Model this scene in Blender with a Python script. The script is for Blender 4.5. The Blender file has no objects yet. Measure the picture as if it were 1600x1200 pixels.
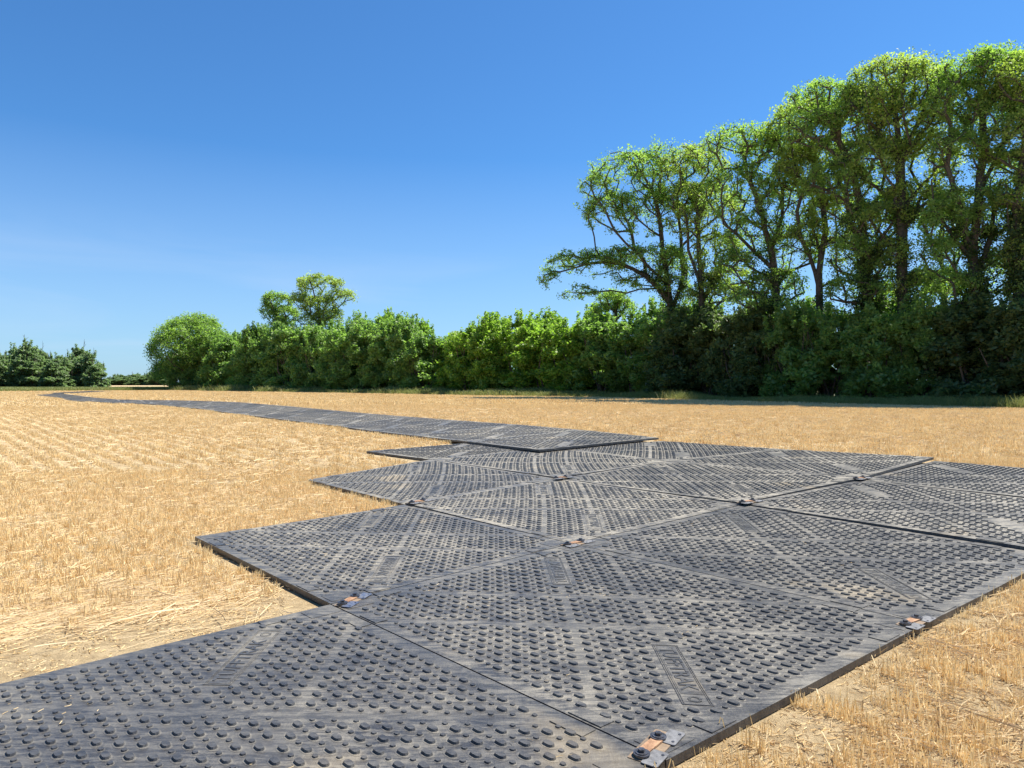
import bpy, math, random
import numpy as np
from mathutils import Vector

# ------------------------------------------------------------------ camera, sky, sun, exposure
scene = bpy.context.scene
COL = scene.collection
F_PX, HZ, CAM_Z = 1108.0, 598.0, 1.65
cam_d = bpy.data.cameras.new('camera'); cam = bpy.data.objects.new('camera', cam_d); COL.objects.link(cam)
cam_d.sensor_width = 36; cam_d.lens = 36 * F_PX / 1600; cam_d.clip_start = .05; cam_d.clip_end = 9000
cam.location = (0, 0, CAM_Z); cam.rotation_euler = (math.radians(90) - math.atan(2 / F_PX), 0, 0)
scene.camera = cam
SUN_EL = math.radians(59); SUN_AZ = math.atan2(.88, .47)          # direction to the sun: right and ahead
world = bpy.data.worlds.new('World'); scene.world = world; world.use_nodes = True
wn = world.node_tree; wn.nodes.clear()
sky = wn.nodes.new('ShaderNodeTexSky'); sky.sky_type = 'NISHITA'; sky.sun_disc = False
sky.sun_elevation = SUN_EL; sky.sun_rotation = SUN_AZ
sky.air_density = 1.0; sky.dust_density = .25; sky.ozone_density = 3.5; sky.altitude = 0
bg = wn.nodes.new('ShaderNodeBackground'); bg.inputs[1].default_value = .066
wo = wn.nodes.new('ShaderNodeOutputWorld')
tint = wn.nodes.new('ShaderNodeMix'); tint.data_type = 'RGBA'; tint.blend_type = 'MULTIPLY'; tint.inputs[0].default_value = 1
tint.inputs[7].default_value = (.47, .885, 1.22, 1)
wn.links.new(sky.outputs[0], tint.inputs[6])
# thin high cirrus, strongest low over the horizon
wt = wn.nodes.new('ShaderNodeTexCoord'); wm = wn.nodes.new('ShaderNodeMapping'); wm.inputs['Scale'].default_value = (1.2, 1.2, 9.); wm.inputs['Location'].default_value = (1.7, 2.4, .5)
wnz = wn.nodes.new('ShaderNodeTexNoise'); wnz.inputs['Scale'].default_value = 2.2; wnz.inputs['Detail'].default_value = 6; wnz.inputs['Distortion'].default_value = .6
wr = wn.nodes.new('ShaderNodeMapRange'); wr.inputs[1].default_value = .48; wr.inputs[2].default_value = .75; wr.inputs[4].default_value = .30
wsx = wn.nodes.new('ShaderNodeSeparateXYZ'); wh = wn.nodes.new('ShaderNodeMapRange'); wh.inputs[1].default_value = .22; wh.inputs[2].default_value = .06
wmul = wn.nodes.new('ShaderNodeMath'); wmul.operation = 'MULTIPLY'
wn.links.new(wt.outputs['Generated'], wm.inputs[0]); wn.links.new(wm.outputs[0], wnz.inputs['Vector']); wn.links.new(wnz.outputs[0], wr.inputs[0])
wn.links.new(wt.outputs['Generated'], wsx.inputs[0]); wn.links.new(wsx.outputs[2], wh.inputs[0])
wn.links.new(wr.outputs[0], wmul.inputs[0]); wn.links.new(wh.outputs[0], wmul.inputs[1])
cir = wn.nodes.new('ShaderNodeMix'); cir.data_type = 'RGBA'; cir.inputs[7].default_value = (6.4, 7.1, 8.2, 1)
wn.links.new(wmul.outputs[0], cir.inputs[0]); wn.links.new(tint.outputs[2], cir.inputs[6])
hz = wn.nodes.new('ShaderNodeMapRange'); hz.inputs[1].default_value = .30; hz.inputs[2].default_value = .0; hz.inputs[4].default_value = .55
wn.links.new(wsx.outputs[2], hz.inputs[0])
hzm = wn.nodes.new('ShaderNodeMix'); hzm.data_type = 'RGBA'; hzm.inputs[7].default_value = (4.1, 5.3, 7.2, 1)
wn.links.new(hz.outputs[0], hzm.inputs[0]); wn.links.new(cir.outputs[2], hzm.inputs[6]); wn.links.new(hzm.outputs[2], bg.inputs[0]); wn.links.new(bg.outputs[0], wo.inputs[0])
sd = bpy.data.lights.new('sun', 'SUN'); sd.energy = 4.8; sd.angle = math.radians(.53); sd.color = (1, .95, .86)
sun = bpy.data.objects.new('sun', sd); COL.objects.link(sun)
sv = Vector((math.sin(SUN_AZ) * math.cos(SUN_EL), math.cos(SUN_AZ) * math.cos(SUN_EL), math.sin(SUN_EL)))
sun.rotation_euler = sv.to_track_quat('Z', 'Y').to_euler(); sun.location = (20, 10, 30)
vs = scene.view_settings; vs.view_transform = 'Standard'; vs.look = 'None'; vs.exposure = 1.0; vs.gamma = 1
vs.use_curve_mapping = False
scene.cycles.max_bounces = 9; scene.cycles.transmission_bounces = 4; scene.cycles.diffuse_bounces = 8
scene.cycles.use_denoising = True

rng = np.random.default_rng(7)

# ------------------------------------------------------------------ helpers
def g(x, y):
    """height of the field: level by the camera, a gentle rise to the far right, then level again"""
    x = np.asarray(x, float); y = np.asarray(y, float)
    t = .033 * (y - 8) + .022 * x
    sp = .02 * np.logaddexp(0, np.clip(t / .02, -60, 400))
    return .42 * (1 - np.exp(-sp / .42))

def ray(px, py, dz=0.0):
    """point of the field (raised by dz) seen at a photograph pixel"""
    Y = 10.
    for _ in range(80):
        X = (px - 800) / F_PX * Y
        Yn = (CAM_Z - float(g(X, Y)) - dz) * F_PX / (py - HZ)
        Y = .5 * Y + .5 * Yn
    X = (px - 800) / F_PX * Y
    return np.array([X, Y])

def tag(o, label=None, cat=None, group=None, kind=None):
    if label: o['label'] = label
    if cat: o['category'] = cat
    if group: o['group'] = group
    if kind: o['kind'] = kind
    return o

def empty(name, loc):
    o = bpy.data.objects.new(name, None); COL.objects.link(o); o.location = loc; return o

def mesh(name, V, faces, mat=None, attrs=None, smooth=False):
    """faces: list of int arrays, each (n, k)"""
    me = bpy.data.meshes.new(name)
    V = np.asarray(V, np.float32)
    me.vertices.add(len(V)); me.vertices.foreach_set('co', V.ravel())
    faces = [np.asarray(f, np.int32) for f in faces if len(f)]
    nl = sum(f.size for f in faces); npoly = sum(len(f) for f in faces)
    me.loops.add(nl); me.loops.foreach_set('vertex_index', np.concatenate([f.ravel() for f in faces]))
    st = []; s = 0
    for f in faces:
        k = f.shape[1]; st.append(s + np.arange(len(f)) * k); s += f.size
    me.polygons.add(npoly); me.polygons.foreach_set('loop_start', np.concatenate(st).astype(np.int32))
    me.polygons.foreach_set('use_smooth', np.full(npoly, bool(smooth)))
    for an, av in (attrs or {}).items():
        a = me.attributes.new(an, 'FLOAT', 'POINT'); a.data.foreach_set('value', np.asarray(av, np.float32))
    me.update(calc_edges=True)
    if mat: me.materials.append(mat)
    return me

def link(name, me, parent=None, loc=None):
    o = bpy.data.objects.new(name, me); COL.objects.link(o)
    if parent: o.parent = parent
    if loc is not None: o.location = loc
    return o

class N:
    """small node-tree builder"""
    def __init__(s, name):
        s.m = bpy.data.materials.new(name); s.m.use_nodes = True; s.t = s.m.node_tree; s.t.nodes.clear()
    def n(s, typ, ins=None, **props):
        nd = s.t.nodes.new('ShaderNode' + typ)
        for k, v in props.items(): setattr(nd, k, v)
        for k, v in (ins or {}).items():
            if isinstance(v, bpy.types.NodeSocket): s.t.links.new(v, nd.inputs[k])
            else: nd.inputs[k].default_value = v
        return nd
    def ramp(s, fac, stops):
        nd = s.t.nodes.new('ShaderNodeValToRGB'); s.t.links.new(fac, nd.inputs[0]); e = nd.color_ramp.elements
        while len(e) < len(stops): e.new(.5)
        for i, (p, c) in enumerate(stops):
            e[i].position = p; e[i].color = (*c, 1) if len(c) == 3 else c
        return nd.outputs[0]
    def mixc(s, fac, a, b, mode='MIX'):
        nd = s.n('Mix', data_type='RGBA', blend_type=mode)
        for i, v in ((0, fac), (6, a), (7, b)):
            if isinstance(v, bpy.types.NodeSocket): s.t.links.new(v, nd.inputs[i])
            else: nd.inputs[i].default_value = v if i == 0 else (*v, 1)
        return nd.outputs[2]
    def math(s, op, a, b=None):
        nd = s.n('Math', operation=op)
        for i, v in ((0, a), (1, b)):
            if v is None: continue
            if isinstance(v, bpy.types.NodeSocket): s.t.links.new(v, nd.inputs[i])
            else: nd.inputs[i].default_value = v
        return nd.outputs[0]
    def out(s, sh, disp=None):
        o = s.n('OutputMaterial'); s.t.links.new(sh, o.inputs[0]); return s.m

# ------------------------------------------------------------------ materials
def mat_mat():
    b = N('black_mat_plastic')
    tc = b.n('TexCoord'); oi = b.n('ObjectInfo')
    w = b.math('MULTIPLY', oi.outputs['Random'], 40.)
    vec = tc.outputs['Object']
    soil = b.n('Attribute', attribute_name='soil').outputs['Fac']
    face = b.n('Attribute', attribute_name='face').outputs['Fac']
    up = b.n('Attribute', attribute_name='up').outputs['Fac']
    halo = b.n('Attribute', attribute_name='halo').outputs['Fac']
    big = b.n('TexNoise', {'Vector': vec, 'W': w, 'Scale': .8, 'Detail': 4., 'Roughness': .6, 'Distortion': .4}, noise_dimensions='4D')
    mid = b.n('TexNoise', {'Vector': vec, 'W': w, 'Scale': 5.5, 'Detail': 8., 'Roughness': .72, 'Distortion': .5}, noise_dimensions='4D')
    mp = b.n('Mapping', {'Vector': vec, 'Rotation': (0, 0, .28), 'Scale': (1.3, 7., 1.)})
    strk = b.n('TexNoise', {'Vector': mp.outputs[0], 'W': w, 'Scale': 4.2, 'Detail': 9., 'Roughness': .8, 'Distortion': .5}, noise_dimensions='4D')
    mp2 = b.n('Mapping', {'Vector': vec, 'Rotation': (0, 0, -.5), 'Scale': (14., 1.5, 1.)})
    scr = b.n('TexNoise', {'Vector': mp2.outputs[0], 'W': w, 'Scale': 2.4, 'Detail': 3., 'Roughness': .8, 'Distortion': .6}, noise_dimensions='4D')
    fine = b.n('TexNoise', {'Vector': vec, 'Scale': 70., 'Detail': 4., 'Roughness': .75})
    d1 = b.ramp(big.outputs[0], [(.34, (0, 0, 0)), (.66, (1, 1, 1))])
    d2 = b.ramp(strk.outputs[0], [(.45, (0, 0, 0)), (.57, (1, 1, 1))])
    d3 = b.ramp(mid.outputs[0], [(.42, (0, 0, 0)), (.64, (1, 1, 1))])
    d = b.math('ADD', b.math('MULTIPLY', d2, b.math('ADD', b.math('MULTIPLY', d1, .75), .22)), b.math('MULTIPLY', d3, b.math('ADD', b.math('MULTIPLY', d1, .45), .10)))
    d = b.math('ADD', d, b.math('MULTIPLY', b.math('SUBTRACT', fine.outputs[0], .5), .5))
    d = b.math('ADD', b.math('MULTIPLY', d, soil), b.math('MULTIPLY', b.math('MULTIPLY', halo, .75), b.math('MULTIPLY', soil, b.math('ADD', d3, .25))))
    d = b.math('MINIMUM', b.math('MAXIMUM', d, 0.), 1.)
    base = b.mixc(scr.outputs[0], (.011, .0115, .014), (.044, .045, .051))
    base = b.mixc(b.ramp(strk.outputs[0], [(.38, (0, 0, 0)), (.62, (1, 1, 1))]), base, (.074, .073, .074))
    dust = b.mixc(fine.outputs[0], (.20, .18, .14), (.40, .36, .285))
    dd = b.math('MULTIPLY', d, b.math('SUBTRACT', 1., b.math('MULTIPLY', up, .6)))
    dd = b.math('MULTIPLY', dd, face)
    xyz = b.n('SeparateXYZ', {0: vec})
    wob = b.math('MULTIPLY', b.math('SUBTRACT', mid.outputs[0], .5), .12)
    def strip(c, off, wd):
        q = b.math('ABSOLUTE', b.math('SUBTRACT', b.math('ABSOLUTE', b.math('ADD', xyz.outputs[c], wob)), off))
        mr = b.n('MapRange', {0: q, 1: wd, 2: wd * .45, 3: 0., 4: 1.}); return mr.outputs[0]
    sc = b.math('MAXIMUM', strip(0, .25, .13), b.math('MULTIPLY', strip(1, .33, .09), .7))
    scn = b.ramp(big.outputs[0], [(.42, (0, 0, 0)), (.58, (1, 1, 1))])
    sc = b.math('MULTIPLY', b.math('MULTIPLY', sc, scn), b.math('ADD', b.math('MULTIPLY', d2, .45), .25))
    dd = b.math('MAXIMUM', dd, b.math('MULTIPLY', sc, b.math('SUBTRACT', 1., b.math('MULTIPLY', up, .7))))
    col = b.mixc(dd, base, dust)
    sp = b.n('TexNoise', {'Vector': vec, 'W': w, 'Scale': 1.1, 'Detail': 4.}, noise_dimensions='4D')
    spf = b.ramp(sp.outputs[0], [(.62, (0, 0, 0)), (.76, (1, 1, 1))])
    spf = b.math('MULTIPLY', b.math('MULTIPLY', b.math('MULTIPLY', spf, face), b.math('SUBTRACT', 1., b.math('MULTIPLY', up, .7))), .7)
    col = b.mixc(spf, col, (.42, .34, .22))
    rough = b.math('ADD', b.math('MULTIPLY', dd, .35), .36)
    bmp = b.n('Bump', {'Strength': .35, 'Distance': .01, 'Height': b.math('ADD', fine.outputs[0], scr.outputs[0])})
    p = b.n('BsdfPrincipled', {'Base Color': col, 'Roughness': rough, 'Normal': bmp.outputs[0]})
    p.inputs['Specular IOR Level'].default_value = .38
    return b.out(p.outputs[0])

def mat_ground():
    b = N('field_soil')
    tc = b.n('TexCoord'); v = tc.outputs['Object']
    n1 = b.n('TexNoise', {'Vector': v, 'Scale': .35, 'Detail': 6., 'Roughness': .6})
    n2 = b.n('TexNoise', {'Vector': v, 'Scale': 9., 'Detail': 6., 'Roughness': .75})
    n3 = b.n('TexNoise', {'Vector': v, 'Scale': 90., 'Detail': 5., 'Roughness': .8})
    mp = b.n('Mapping', {'Vector': v, 'Rotation': (0, 0, math.radians(49.5)), 'Scale': (.25, 3.3, 1)})
    n4 = b.n('TexNoise', {'Vector': mp.outputs[0], 'Scale': 1., 'Detail': 4.})
    c = b.ramp(n2.outputs[0], [(.32, (.20, .135, .075)), (.5, (.46, .34, .19)), (.68, (.66, .51, .30))])  # darkest soil tone deepened, standing in for shadow in gaps between stubble tufts
    c = b.mixc(b.math('MULTIPLY', n1.outputs[0], .4), c, (.62, .475, .27))
    c = b.mixc(b.ramp(n4.outputs[0], [(.45, (0, 0, 0)), (.7, (.5, .5, .5))]), c, (.72, .56, .33))
    c = b.mixc(b.ramp(n3.outputs[0], [(.3, (.55, .55, .55)), (.6, (0, 0, 0))]), c, (.22, .15, .08))
    bmp = b.n('Bump', {'Strength': .8, 'Distance': .03, 'Height': b.math('ADD', n3.outputs[0], n2.outputs[0])})
    p = b.n('BsdfPrincipled', {'Base Color': c, 'Roughness': .95, 'Normal': bmp.outputs[0]})
    p.inputs['Specular IOR Level'].default_value = .1
    return b.out(p.outputs[0])

def mat_straw(name='straw', stops=None, trans=.25):
    b = N(name)
    oi = b.n('ObjectInfo'); t = b.n('Attribute', attribute_name='tint').outputs['Fac']
    f = b.math('ADD', b.math('MULTIPLY', t, .7), b.math('MULTIPLY', oi.outputs['Random'], .3))
    c = b.ramp(f, stops or [(.0, (.42, .27, .11)), (.3, (.73, .525, .245)), (.7, (.88, .69, .37)), (1., (.93, .80, .51))])
    d = b.n('BsdfPrincipled', {'Base Color': c, 'Roughness': .55}); d.inputs['Specular IOR Level'].default_value = .35
    tr = b.n('BsdfTranslucent', {'Color': c})
    m = b.n('MixShader', {0: trans, 1: d.outputs[0], 2: tr.outputs[0]})
    return b.out(m.outputs[0])

def mat_leaf(name, dark, light, tmul=(1.9, 2.3, 1.1), trans=.45):
    b = N(name)
    t = b.n('Attribute', attribute_name='tint').outputs['Fac']
    c = b.mixc(t, dark, light)
    tc = b.mixc(1., c, tmul, mode='MULTIPLY')
    d = b.n('BsdfPrincipled', {'Base Color': c, 'Roughness': .5}); d.inputs['Specular IOR Level'].default_value = .4
    tr = b.n('BsdfTranslucent', {'Color': tc})
    m = b.n('MixShader', {0: trans, 1: d.outputs[0], 2: tr.outputs[0]})
    return b.out(m.outputs[0])

def mat_simple(name, c1, c2, scale, rough, metal=0., bump=.3):
    b = N(name)
    tc = b.n('TexCoord')
    n1 = b.n('TexNoise', {'Vector': tc.outputs['Object'], 'Scale': scale, 'Detail': 5., 'Roughness': .7})
    c = b.ramp(n1.outputs[0], [(.35, c1), (.65, c2)])
    bm = b.n('Bump', {'Strength': bump, 'Distance': .02, 'Height': n1.outputs[0]})
    p = b.n('BsdfPrincipled', {'Base Color': c, 'Roughness': rough, 'Metallic': metal, 'Normal': bm.outputs[0]})
    return b.out(p.outputs[0])

M_MAT = mat_mat(); M_GROUND = mat_ground(); M_STRAW = mat_straw()
M_STRAW_PALE = mat_straw('pale_straw', [(0., (.56, .39, .18)), (.5, (.80, .62, .34)), (1., (.90, .77, .52))])
M_GRASS = mat_straw('verge_grass_blades', [(0., (.13, .18, .04)), (.5, (.24, .28, .07)), (.85, (.42, .40, .16)), (1., (.6, .5, .26))], .35)
M_VERGE = mat_simple('verge_soil', (.05, .065, .02), (.16, .15, .06), 3., .95)
M_BARK = mat_simple('bark', (.035, .03, .025), (.10, .085, .07), 7., .9, bump=.6)
M_BARK_D = mat_simple('bush_stem_bark', (.06, .045, .03), (.14, .11, .075), 7., .9)
M_RUST = mat_simple('rusty_steel', (.20, .10, .05), (.46, .27, .15), 18., .75, .15)
M_ZINC = mat_simple('galvanised_steel', (.09, .09, .095), (.20, .20, .205), 25., .75, .0, .1)
M_RECESS = mat_simple('rust_stained_plastic', (.09, .07, .055), (.26, .18, .11), 9., .8, 0.)
M_STEEL = mat_simple('dark_steel', (.05, .05, .055), (.17, .17, .19), 30., .4, .8, .1)
M_BLUE = mat_simple('blue_chipped_paint', (.05, .075, .15), (.20, .20, .21), 22., .4, .2, .1)
L_TREE = mat_leaf('tree_leaves', (.12, .195, .055), (.31, .43, .15), (1.6, 1.85, .7), .55)
L_TREE2 = mat_leaf('yellowish_tree_leaves', (.145, .205, .055), (.36, .44, .15), (1.6, 1.8, .7), .55)
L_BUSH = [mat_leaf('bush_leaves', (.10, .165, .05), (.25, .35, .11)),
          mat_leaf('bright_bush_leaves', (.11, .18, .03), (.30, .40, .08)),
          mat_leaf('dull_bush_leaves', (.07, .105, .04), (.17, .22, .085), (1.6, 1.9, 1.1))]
L_IVY = mat_leaf('ivy_leaves', (.022, .045, .014), (.07, .11, .035), trans=.3)
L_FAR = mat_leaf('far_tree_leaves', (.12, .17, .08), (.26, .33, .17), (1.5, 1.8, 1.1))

# ------------------------------------------------------------------ ground sheet
def ground():
    rr = np.concatenate([[0], np.geomspace(.6, 3500, 190)]); na = 300
    th = np.linspace(0, 2 * math.pi, na, endpoint=False)
    X = (rr[:, None] * np.cos(th)); Y = (rr[:, None] * np.sin(th))
    V = np.stack([X, Y, g(X, Y)], -1).reshape(-1, 3)
    i = np.arange(len(rr) - 1)[:, None] * na; j = np.arange(na)[None]; jn = (j + 1) % na
    Fq = np.stack([i + j, i + na + j, i + na + jn, i + jn], -1).reshape(-1, 4)
    o = link('ground', mesh('ground', V, [Fq], M_GROUND, smooth=True)); tag(o, 'dry sandy field soil under the cut stubble', 'field', kind='structure')
ground()

# field edge (start of the grass verge) as Y over X
BX = np.array([-260, -72, -62, -54, -19, 8.6, 16.3, 24.8, 34, 60.])
BY = np.array([100, 100, 109, 115, 84, 58, 45, 34.4, 22, -12.])
def edge_y(x): return np.interp(x, BX, BY)

def verge_sheet():
    xs = np.concatenate([np.linspace(-260, -62, 60), np.linspace(-62, 60, 160)[1:]])
    w = np.array([0, .5, 1.5, 3, 6, 12, 30, 60.])
    X = xs[:, None] + w[None] * .45 * np.clip((xs[:, None] + 64) / 8, 0, 1); Y = edge_y(xs)[:, None] + w[None] * .8
    V = np.stack([X, Y, g(X, Y) + .012 + .02 * np.minimum(w[None] / 3, 1)], -1).reshape(-1, 3)
    nw = len(w); i = np.arange(len(xs) - 1)[:, None] * nw; j = np.arange(nw - 1)[None]
    Fq = np.stack([i + j, i + nw + j, i + nw + j + 1, i + j + 1], -1).reshape(-1, 4)
    tag(link('verge', mesh('verge', V, [Fq], M_VERGE, smooth=True)), 'strip of earth and rough grass along the foot of the hedge', 'verge', kind='structure')
verge_sheet()

# ------------------------------------------------------------------ mats
S0 = 2.8           # nominal mat side, metres
def mat_local(lod):
    """studs, tabs and pads in mat coordinates p, q (metres) and height h"""
    r = random.Random(3)
    V, faces, up, face, halo = [], {3: [], 4: [], 6: [], 8: [], 10: [], 12: []}, [], [], []
    kb, ks = {0: (12, 8), 1: (8, 6), 2: (6, 6)}[lod]
    d = .1065
    def stud(p, q, lp, lq, h, k, ang=0.):
        b0 = len(V)
        for ring, (sc, hh, u) in enumerate(((1.0, -.001, .55), (.87, h, 1.))):
            for a in range(k):
                t = 2 * math.pi * (a + .5) / k
                c, s = math.cos(t), math.sin(t)
                e = .62
                x = lp * sc * math.copysign(abs(c) ** e, c); y = lq * sc * math.copysign(abs(s) ** e, s)
                V.append((p + x, q + y, hh)); up.append(u); face.append(1); halo.append(0)
        for a in range(k):
            n_ = (a + 1) % k; faces[4].append((b0 + a, b0 + n_, b0 + k + n_, b0 + k + a))
        faces[k].append([b0 + k + a for a in range(k)])
        b1 = len(V)                                   # film of dust caught round the foot
        for ring, (sc, hv) in enumerate(((.98, 1.), (1.5, 0.))):
            for a in range(k):
                t = 2 * math.pi * (a + .5) / k; c, s = math.cos(t), math.sin(t)
                V.append((p + lp * sc * c * 1.08, q + lq * sc * s * 1.08, .0012 - .0006 * ring)); up.append(0); face.append(1); halo.append(hv)
        for a in range(k): n_ = (a + 1) % k; faces[4].append((b1 + a, b1 + k + a, b1 + k + n_, b1 + n_))
    def block(pts, h, u=.2):
        b0 = len(V)
        for hh in (-.001, h):
            for (p, q) in pts: V.append((p, q, hh)); up.append(u); face.append(1); halo.append(0)
        for a in range(4): n_ = (a + 1) % 4; faces[4].append((b0 + a, b0 + n_, b0 + 4 + n_, b0 + 4 + a))
        faces[4].append((b0 + 4, b0 + 5, b0 + 6, b0 + 7))
    R2 = math.sqrt(2)
    def pq(a, c): return (S0 / 2 + (c + a) / R2, S0 / 2 + (c - a) / R2)
    for i in range(-60, 61):
        for j in range(-60, 61):
            if (i + j) % 2: continue
            a, c = i * d / 2, j * d / 2
            small = (i % 2) != 0
            p, q = pq(a, c)
            if not (.075 < p < S0 - .075 and .075 < q < S0 - .075): continue
            if min(p, S0 - p) < .30 and min(q, S0 - q) < .22: continue
            if abs(abs(c) - .33) < .036 or abs(abs(a) - .25) < .03: continue
            if (abs(a - .25) < .105 and -1.46 < c < -.60) or (abs(a + .25) < .105 and .60 < c < 1.46): continue
            if not small: stud(p, q, .0185, .031, .011, kb)
            else: stud(p, q, .0125, .015, .0075, ks)
    # tabs along the edges and corner pads
    for e in range(4):
        for s in (.36, S0 - .56):
            pts = [(s, .012), (s + .2, .012), (s + .2, .11), (s, .11)]
            for _ in range(e): pts = [(S0 - y, x) for x, y in pts]
            block(pts, .006)
    for cx, cy in ((0, 0), (1, 0), (1, 1), (0, 1)):
        x0 = .03 if cx == 0 else S0 - .25; y0 = .03 if cy == 0 else S0 - .19
        block([(x0, y0), (x0 + .22, y0), (x0 + .22, y0 + .16), (x0, y0 + .16)], .003)
    # body: top sheet, skirt, underside
    n = 16; b0 = len(V)
    def gi(i, j): return b0 + i * (n + 1) + j
    for i in range(n + 1):
        for j in range(n + 1):
            V.append((S0 * i / n, S0 * j / n, 0)); up.append(0); face.append(1); halo.append(0)
    for i in range(n):
        for j in range(n): faces[4].append((gi(i, j), gi(i + 1, j), gi(i + 1, j + 1), gi(i, j + 1)))
    ring = [(i, 0) for i in range(n)] + [(n, j) for j in range(n)] + [(n - i, n) for i in range(n)] + [(0, n - j) for j in range(n)]
    r0 = len(V)
    for hh in (0., -.043):
        for (i, j) in ring: V.append((S0 * i / n, S0 * j / n, hh)); up.append(.5); face.append(0.12); halo.append(0)
    L = len(ring)
    for a in range(L): faces[4].append((r0 + a, r0 + L + a, r0 + L + (a + 1) % L, r0 + (a + 1) % L))
    return np.array(V), faces, np.array(up), np.array(face), np.array(halo)

def plate_local(only):
    """lettering plate: side rails and a round stamp"""
    V, Fq, Fn = [], [], []
    R2 = math.sqrt(2)
    def pq(a, c): return (S0 / 2 + (c + a) / R2, S0 / 2 + (c - a) / R2)
    def blk(a0, a1, c0, c1, h):
        b0 = len(V)
        for hh in (-.001, h):
            for a, c in ((a0, c0), (a1, c0), (a1, c1), (a0, c1)): V.append((*pq(a, c), hh))
        for k in range(4): n_ = (k + 1) % 4; Fq.append((b0 + k, b0 + n_, b0 + 4 + n_, b0 + 4 + k))
        Fq.append((b0 + 4, b0 + 5, b0 + 6, b0 + 7))
    for sg in (only,):
        def B(a0, a1, c0, c1, h):
            if sg < 0: a0, a1, c0, c1 = -a1, -a0, -c1, -c0
            blk(a0, a1, c0, c1, h)
        B(.175, .181, -1.42, -.62, .0035); B(.186, .190, -1.42, -.62, .003)
        B(.319, .325, -1.42, -.62, .0035); B(.310, .314, -1.42, -.62, .003)
        B(.175, .325, -.62, -.612, .0035); B(.175, .325, -1.428, -1.42, .0035)
        B(.195, .305, -1.30, -.63, .0016)
        for rad in (.035, .026):
            for k in range(14):
                t0, t1 = 2 * math.pi * k / 14, 2 * math.pi * (k + 1) / 14
                b0 = len(V)
                for t, rr in ((t0, rad), (t1, rad), (t1, rad - .005), (t0, rad - .005)):
                    a, c = .25 + rr * math.cos(t), -1.36 + rr * math.sin(t)
                    V.append((*pq(sg * a, sg * c), .005))
                Fq.append((b0, b0 + 1, b0 + 2, b0 + 3))
    return np.array(V), Fq

def text_local(body, only):
    cu = bpy.data.curves.new('lettering', 'FONT'); cu.body = body; cu.size = 1; cu.extrude = .5; cu.offset = .012
    cu.resolution_u = 2; cu.align_x = 'LEFT'
    o = bpy.data.objects.new('lettering', cu); COL.objects.link(o)
    bpy.context.view_layer.update()
    me = bpy.data.meshes.new_from_object(o.evaluated_get(bpy.context.evaluated_depsgraph_get()))
    bpy.data.objects.remove(o)
    V = np.array([v.co[:] for v in me.vertices]); P = [tuple(p.vertices) for p in me.polygons]
    V[:, :2] -= V[:, :2].min(0); V[:, :2] /= V[:, :2].max(0); V[:, 2] = (V[:, 2] > 0)
    bpy.data.meshes.remove(me)
    R2 = math.sqrt(2); out = []; pol = []
    for sg in (only,):                       # reading towards -Y, letter tops to +X; and its half-turn
        c = (-.66 - V[:, 0] * .60) * sg; a = (.205 + V[:, 1] * .09) * sg
        pp = S0 / 2 + (c + a) / R2; qq = S0 / 2 + (c - a) / R2
        pol += [tuple(k + len(out) * len(V) for k in p) for p in P]
        out.append(np.stack([pp, qq, np.where(V[:, 2] > .5, .0048, .0006)], 1))
    return np.concatenate(out), pol
LOC = {k: mat_local(k) for k in (0, 1, 2)}
PLATES = [(plate_local(q), text_local('TUFFTRAK', q)) for q in (1, -1)]
MATS = []      # footprints

def place(Vl, C, dz):
    """mat coordinates -> world on the ground surface; C corners 00,10,11,01, dz lifts"""
    ins = .006
    u = (ins + Vl[:, 0] / S0 * (S0 - 2 * ins)) / S0; v = (ins + Vl[:, 1] / S0 * (S0 - 2 * ins)) / S0
    w = np.stack([(1 - u) * (1 - v), u * (1 - v), u * v, (1 - u) * v], 1)
    XY = w @ np.asarray(C); z = w @ np.asarray(dz, float)
    return np.stack([XY[:, 0], XY[:, 1], g(XY[:, 0], XY[:, 1]) + .05 + z + Vl[:, 2]], 1)

def build_mat(C, dz, lod, label, group, text=False, soil=1.):
    C = [np.asarray(c, float) for c in C]
    ctr = sum(C) / 4; cz = float(g(*ctr)) + .01
    o3 = np.array([ctr[0], ctr[1], cz])
    e = empty('trackway_mat', o3) if text else None
    V, faces, up, face, halo = LOC[lod]
    W = place(V, C, dz) - o3
    me = mesh('studded_panel', W, [np.array(f) for f in faces.values() if f], M_MAT, {'up': up, 'face': face, 'halo': halo, 'soil': np.full(len(V), soil)})
    if not text:
        o = link('trackway_mat', me, None, o3)
        tag(o, label, 'ground mat', group)
    else:
        o = link('studded_panel', me, e)
        for (Vp, Fp), (Vt, Pt) in PLATES:
            pl = link('name_plate', mesh('name_plate', place(Vp, C, dz) - o3, [np.array(Fp)], M_MAT, {'up': np.zeros(len(Vp)), 'face': np.full(len(Vp), .95), 'soil': np.full(len(Vp), soil)}), e)
            tm = bpy.data.meshes.new('lettering'); tm.from_pydata((place(Vt, C, dz) - o3).tolist(), [], Pt); tm.materials.append(M_MAT)
            tm.polygons.foreach_set('use_smooth', np.zeros(len(Pt), bool))
            for an, av in (('up', 1.), ('face', .8), ('soil', soil)):
                a = tm.attributes.new(an, 'FLOAT', 'POINT'); a.data.foreach_set('value', np.full(len(Vt), av, np.float32))
            link('lettering', tm, pl)
        tag(e, label, 'ground mat', group)
    MATS.append(C)

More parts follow.
